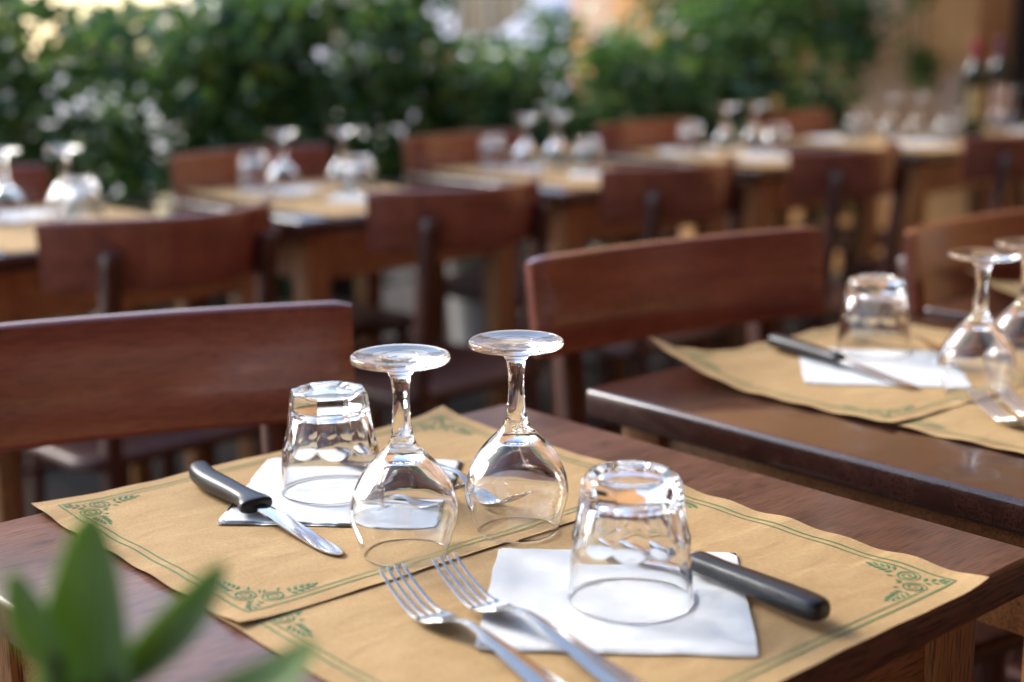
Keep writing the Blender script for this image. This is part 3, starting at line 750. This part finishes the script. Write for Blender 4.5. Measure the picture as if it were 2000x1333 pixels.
for x in (-3.6, 0.2, 4.2):
    b = MB(); b.tube([(x, -5.95, 2.6), (x, -.3, 2.5)], [.02, .02], 8); b.obj('arm', M_FRAME, aw)

# ------------------------------------------------------------------ parked car in the street
vn = tag(empty('parked_car', (6.0, 6.55, 0)), 'pale lavender parked car seen from behind through the gap in the hedge', 'car')
M_CAR = flat('pale_car_paint', (.62, .63, .72), .22, .5, coat=.6, var=.03, scale=4)
M_CGL = flat('car_window', (.20, .22, .28), .05, .7, var=.05)
M_TYRE = flat('tyre_rubber', (.02, .02, .02), .8)
b = MB(); rings = []
for x, zt, hw in ((0, .86, .74), (.05, .98, .80), (.16, 1.05, .84), (.62, 1.08, .86), (1.2, 1.06, .87), (2.6, 1.02, .87), (3.2, .96, .86), (4.1, .84, .80), (4.3, .70, .70)):
    rings.append([(x, y, z) for y, z in rrect(-hw, hw, .28, zt, .10, 5)])
b.loft(rings); b.obj('body', M_CAR, vn, angle=40)
b = MB(); rings = []
for x, zt, hw in ((.60, 1.10, .74), (.95, 1.34, .68), (1.25, 1.46, .64), (2.1, 1.48, .64), (2.6, 1.34, .67), (3.05, 1.04, .74)):
    rings.append([(x, y, z) for y, z in rrect(-hw, hw, 1.0, zt, .035, 4)])
b.loft(rings); b.obj('roof', M_CAR, vn, angle=40)
b = MB(); v = [(.64, -.62, 1.145), (.64, .62, 1.145), (1.18, .54, 1.452), (1.18, -.54, 1.452)]; n_ = Vector((-.5, 0, .86)) * .012
b.add([Vector(p) + n_ for p in v] + [Vector(p) - n_ for p in v], [[0, 1, 2, 3], [7, 6, 5, 4], [0, 4, 5, 1], [1, 5, 6, 2], [2, 6, 7, 3], [3, 7, 4, 0]]); b.obj('rear_window', M_CGL, vn)
for q in (-1, 1):
    b = MB(); b.box(-.01, .16, q * .70 - .13, q * .70 + .13, .86, 1.02, .03); b.obj('tail_light', flat('red_lens', (.50, .06, .03), .15), vn)
b = MB(); b.box(-.06, .06, -.80, .80, .36, .56, .04); b.obj('bumper', M_CAR, vn)
b = MB(); b.box(-.012, .06, -.26, .26, .68, .80, .004); b.obj('number_plate', flat('blank_plate', (.7, .7, .7), .5), vn)
for x in (.85, 3.35):
    for q in (-1, 1):
        pr = lathe([(.0003, -.09), (.17, -.09), (.20, -.10), (.29, -.10), (.315, -.07), (.315, .07), (.29, .10), (.20, .10), (.17, .09), (.0003, .09)], 32)
        o = pr.obj('wheel', M_TYRE, vn, angle=40); o.rotation_euler = (math.pi / 2, 0, 0); o.location = (x, q * .80, .32)

# ------------------------------------------------------------------ foreground plant
fp = tag(empty('potted_plant', (-.235, -.30, 0)), 'blurred long leaved green plant close to the camera at bottom left', 'plant')
M_FLEAF = leaf_mat('strap_leaf', [(0, (.19, .31, .13)), (.5, (.25, .38, .17)), (1, (.31, .44, .19))], .3, .55)
org = Vector((-.235, -.30, 0))
def strap(base, tip, wid, bow, face):
    base = Vector(base) - org; tip = Vector(tip) - org; n = 18
    d = (tip - base).normalized(); nf = Vector(face); nf = (nf - nf.dot(d) * d).normalized(); s = d.cross(nf)
    V = []; F = []
    for i in range(n + 1):
        t = i / n; p = base.lerp(tip, t) + nf * bow * math.sin(math.pi * t)
        ww = wid * (math.sin(math.pi * (t ** .85 * .94 + .06)) ** .55 + .01) * .5
        for k, q in enumerate((-1, -.5, 0, .5, 1)): V.append(p + s * ww * q - nf * .42 * ww * (1 - abs(q)))
    for i in range(n):
        for k in range(4): a = i * 5 + k; F.append([a, a + 1, a + 6, a + 5])
    k = len(V); V += [v - nf * .0006 for v in V]; F += [[a + k for a in f[::-1]] for f in F]
    return mesh_obj('leaf', V, F, M_FLEAF, fp, angle=80)
toC = -h_
strap((-.222, -.270, .825), (-.206, -.258, .941), .038, .004, toC + Vector((-.3, .1, .7)))
strap((-.210, -.273, .880), (-.174, -.293, .923), .017, -.007, toC + Vector((.2, -.2, .9)))
strap((-.196, -.288, .868), (-.154, -.319, .896), .026, -.007, Vector((-.3, -.3, 1)))
strap((-.226, -.262, .890), (-.232, -.247, .922), .015, .003, toC)
strap((-.222, -.285, .855), (-.248, -.248, .886), .018, -.01, Vector((-.2, -.4, 1)))
strap((-.210, -.30, .855), (-.170, -.325, .876), .020, -.01, Vector((-.2, -.4, 1)))
strap((-.24, -.29, .80), (-.31, -.27, .85), .022, -.01, Vector((-.2, -.4, 1)))
strap((-.23, -.31, .80), (-.26, -.40, .85), .022, -.01, Vector((-.2, -.4, 1)))
b = MB()
for bx, by, tx, ty, tz in ((0, 0, .013, .030, .84), (.02, .01, .026, .027, .885), (-.02, .01, .010, .037, .893), (0, -.02, .038, .012, .871), (.01, 0, .016, .031, .883)):
    b.tube([(bx, by, .28), (bx * .7 + tx * .3, by * .7 + ty * .3, .5), (tx, ty, tz)], [.007, .006, .003], 8)
b.obj('stem', flat('green_stem', (.06, .10, .03), .5), fp)
lathe([(.0003, .004), (.085, .004), (.09, .01), (.115, .26), (.125, .27), (.125, .30), (.115, .302), (.108, .29), (.0003, .285)], 40).obj('pot', flat('terracotta', (.30, .12, .06), .75), fp, angle=40)
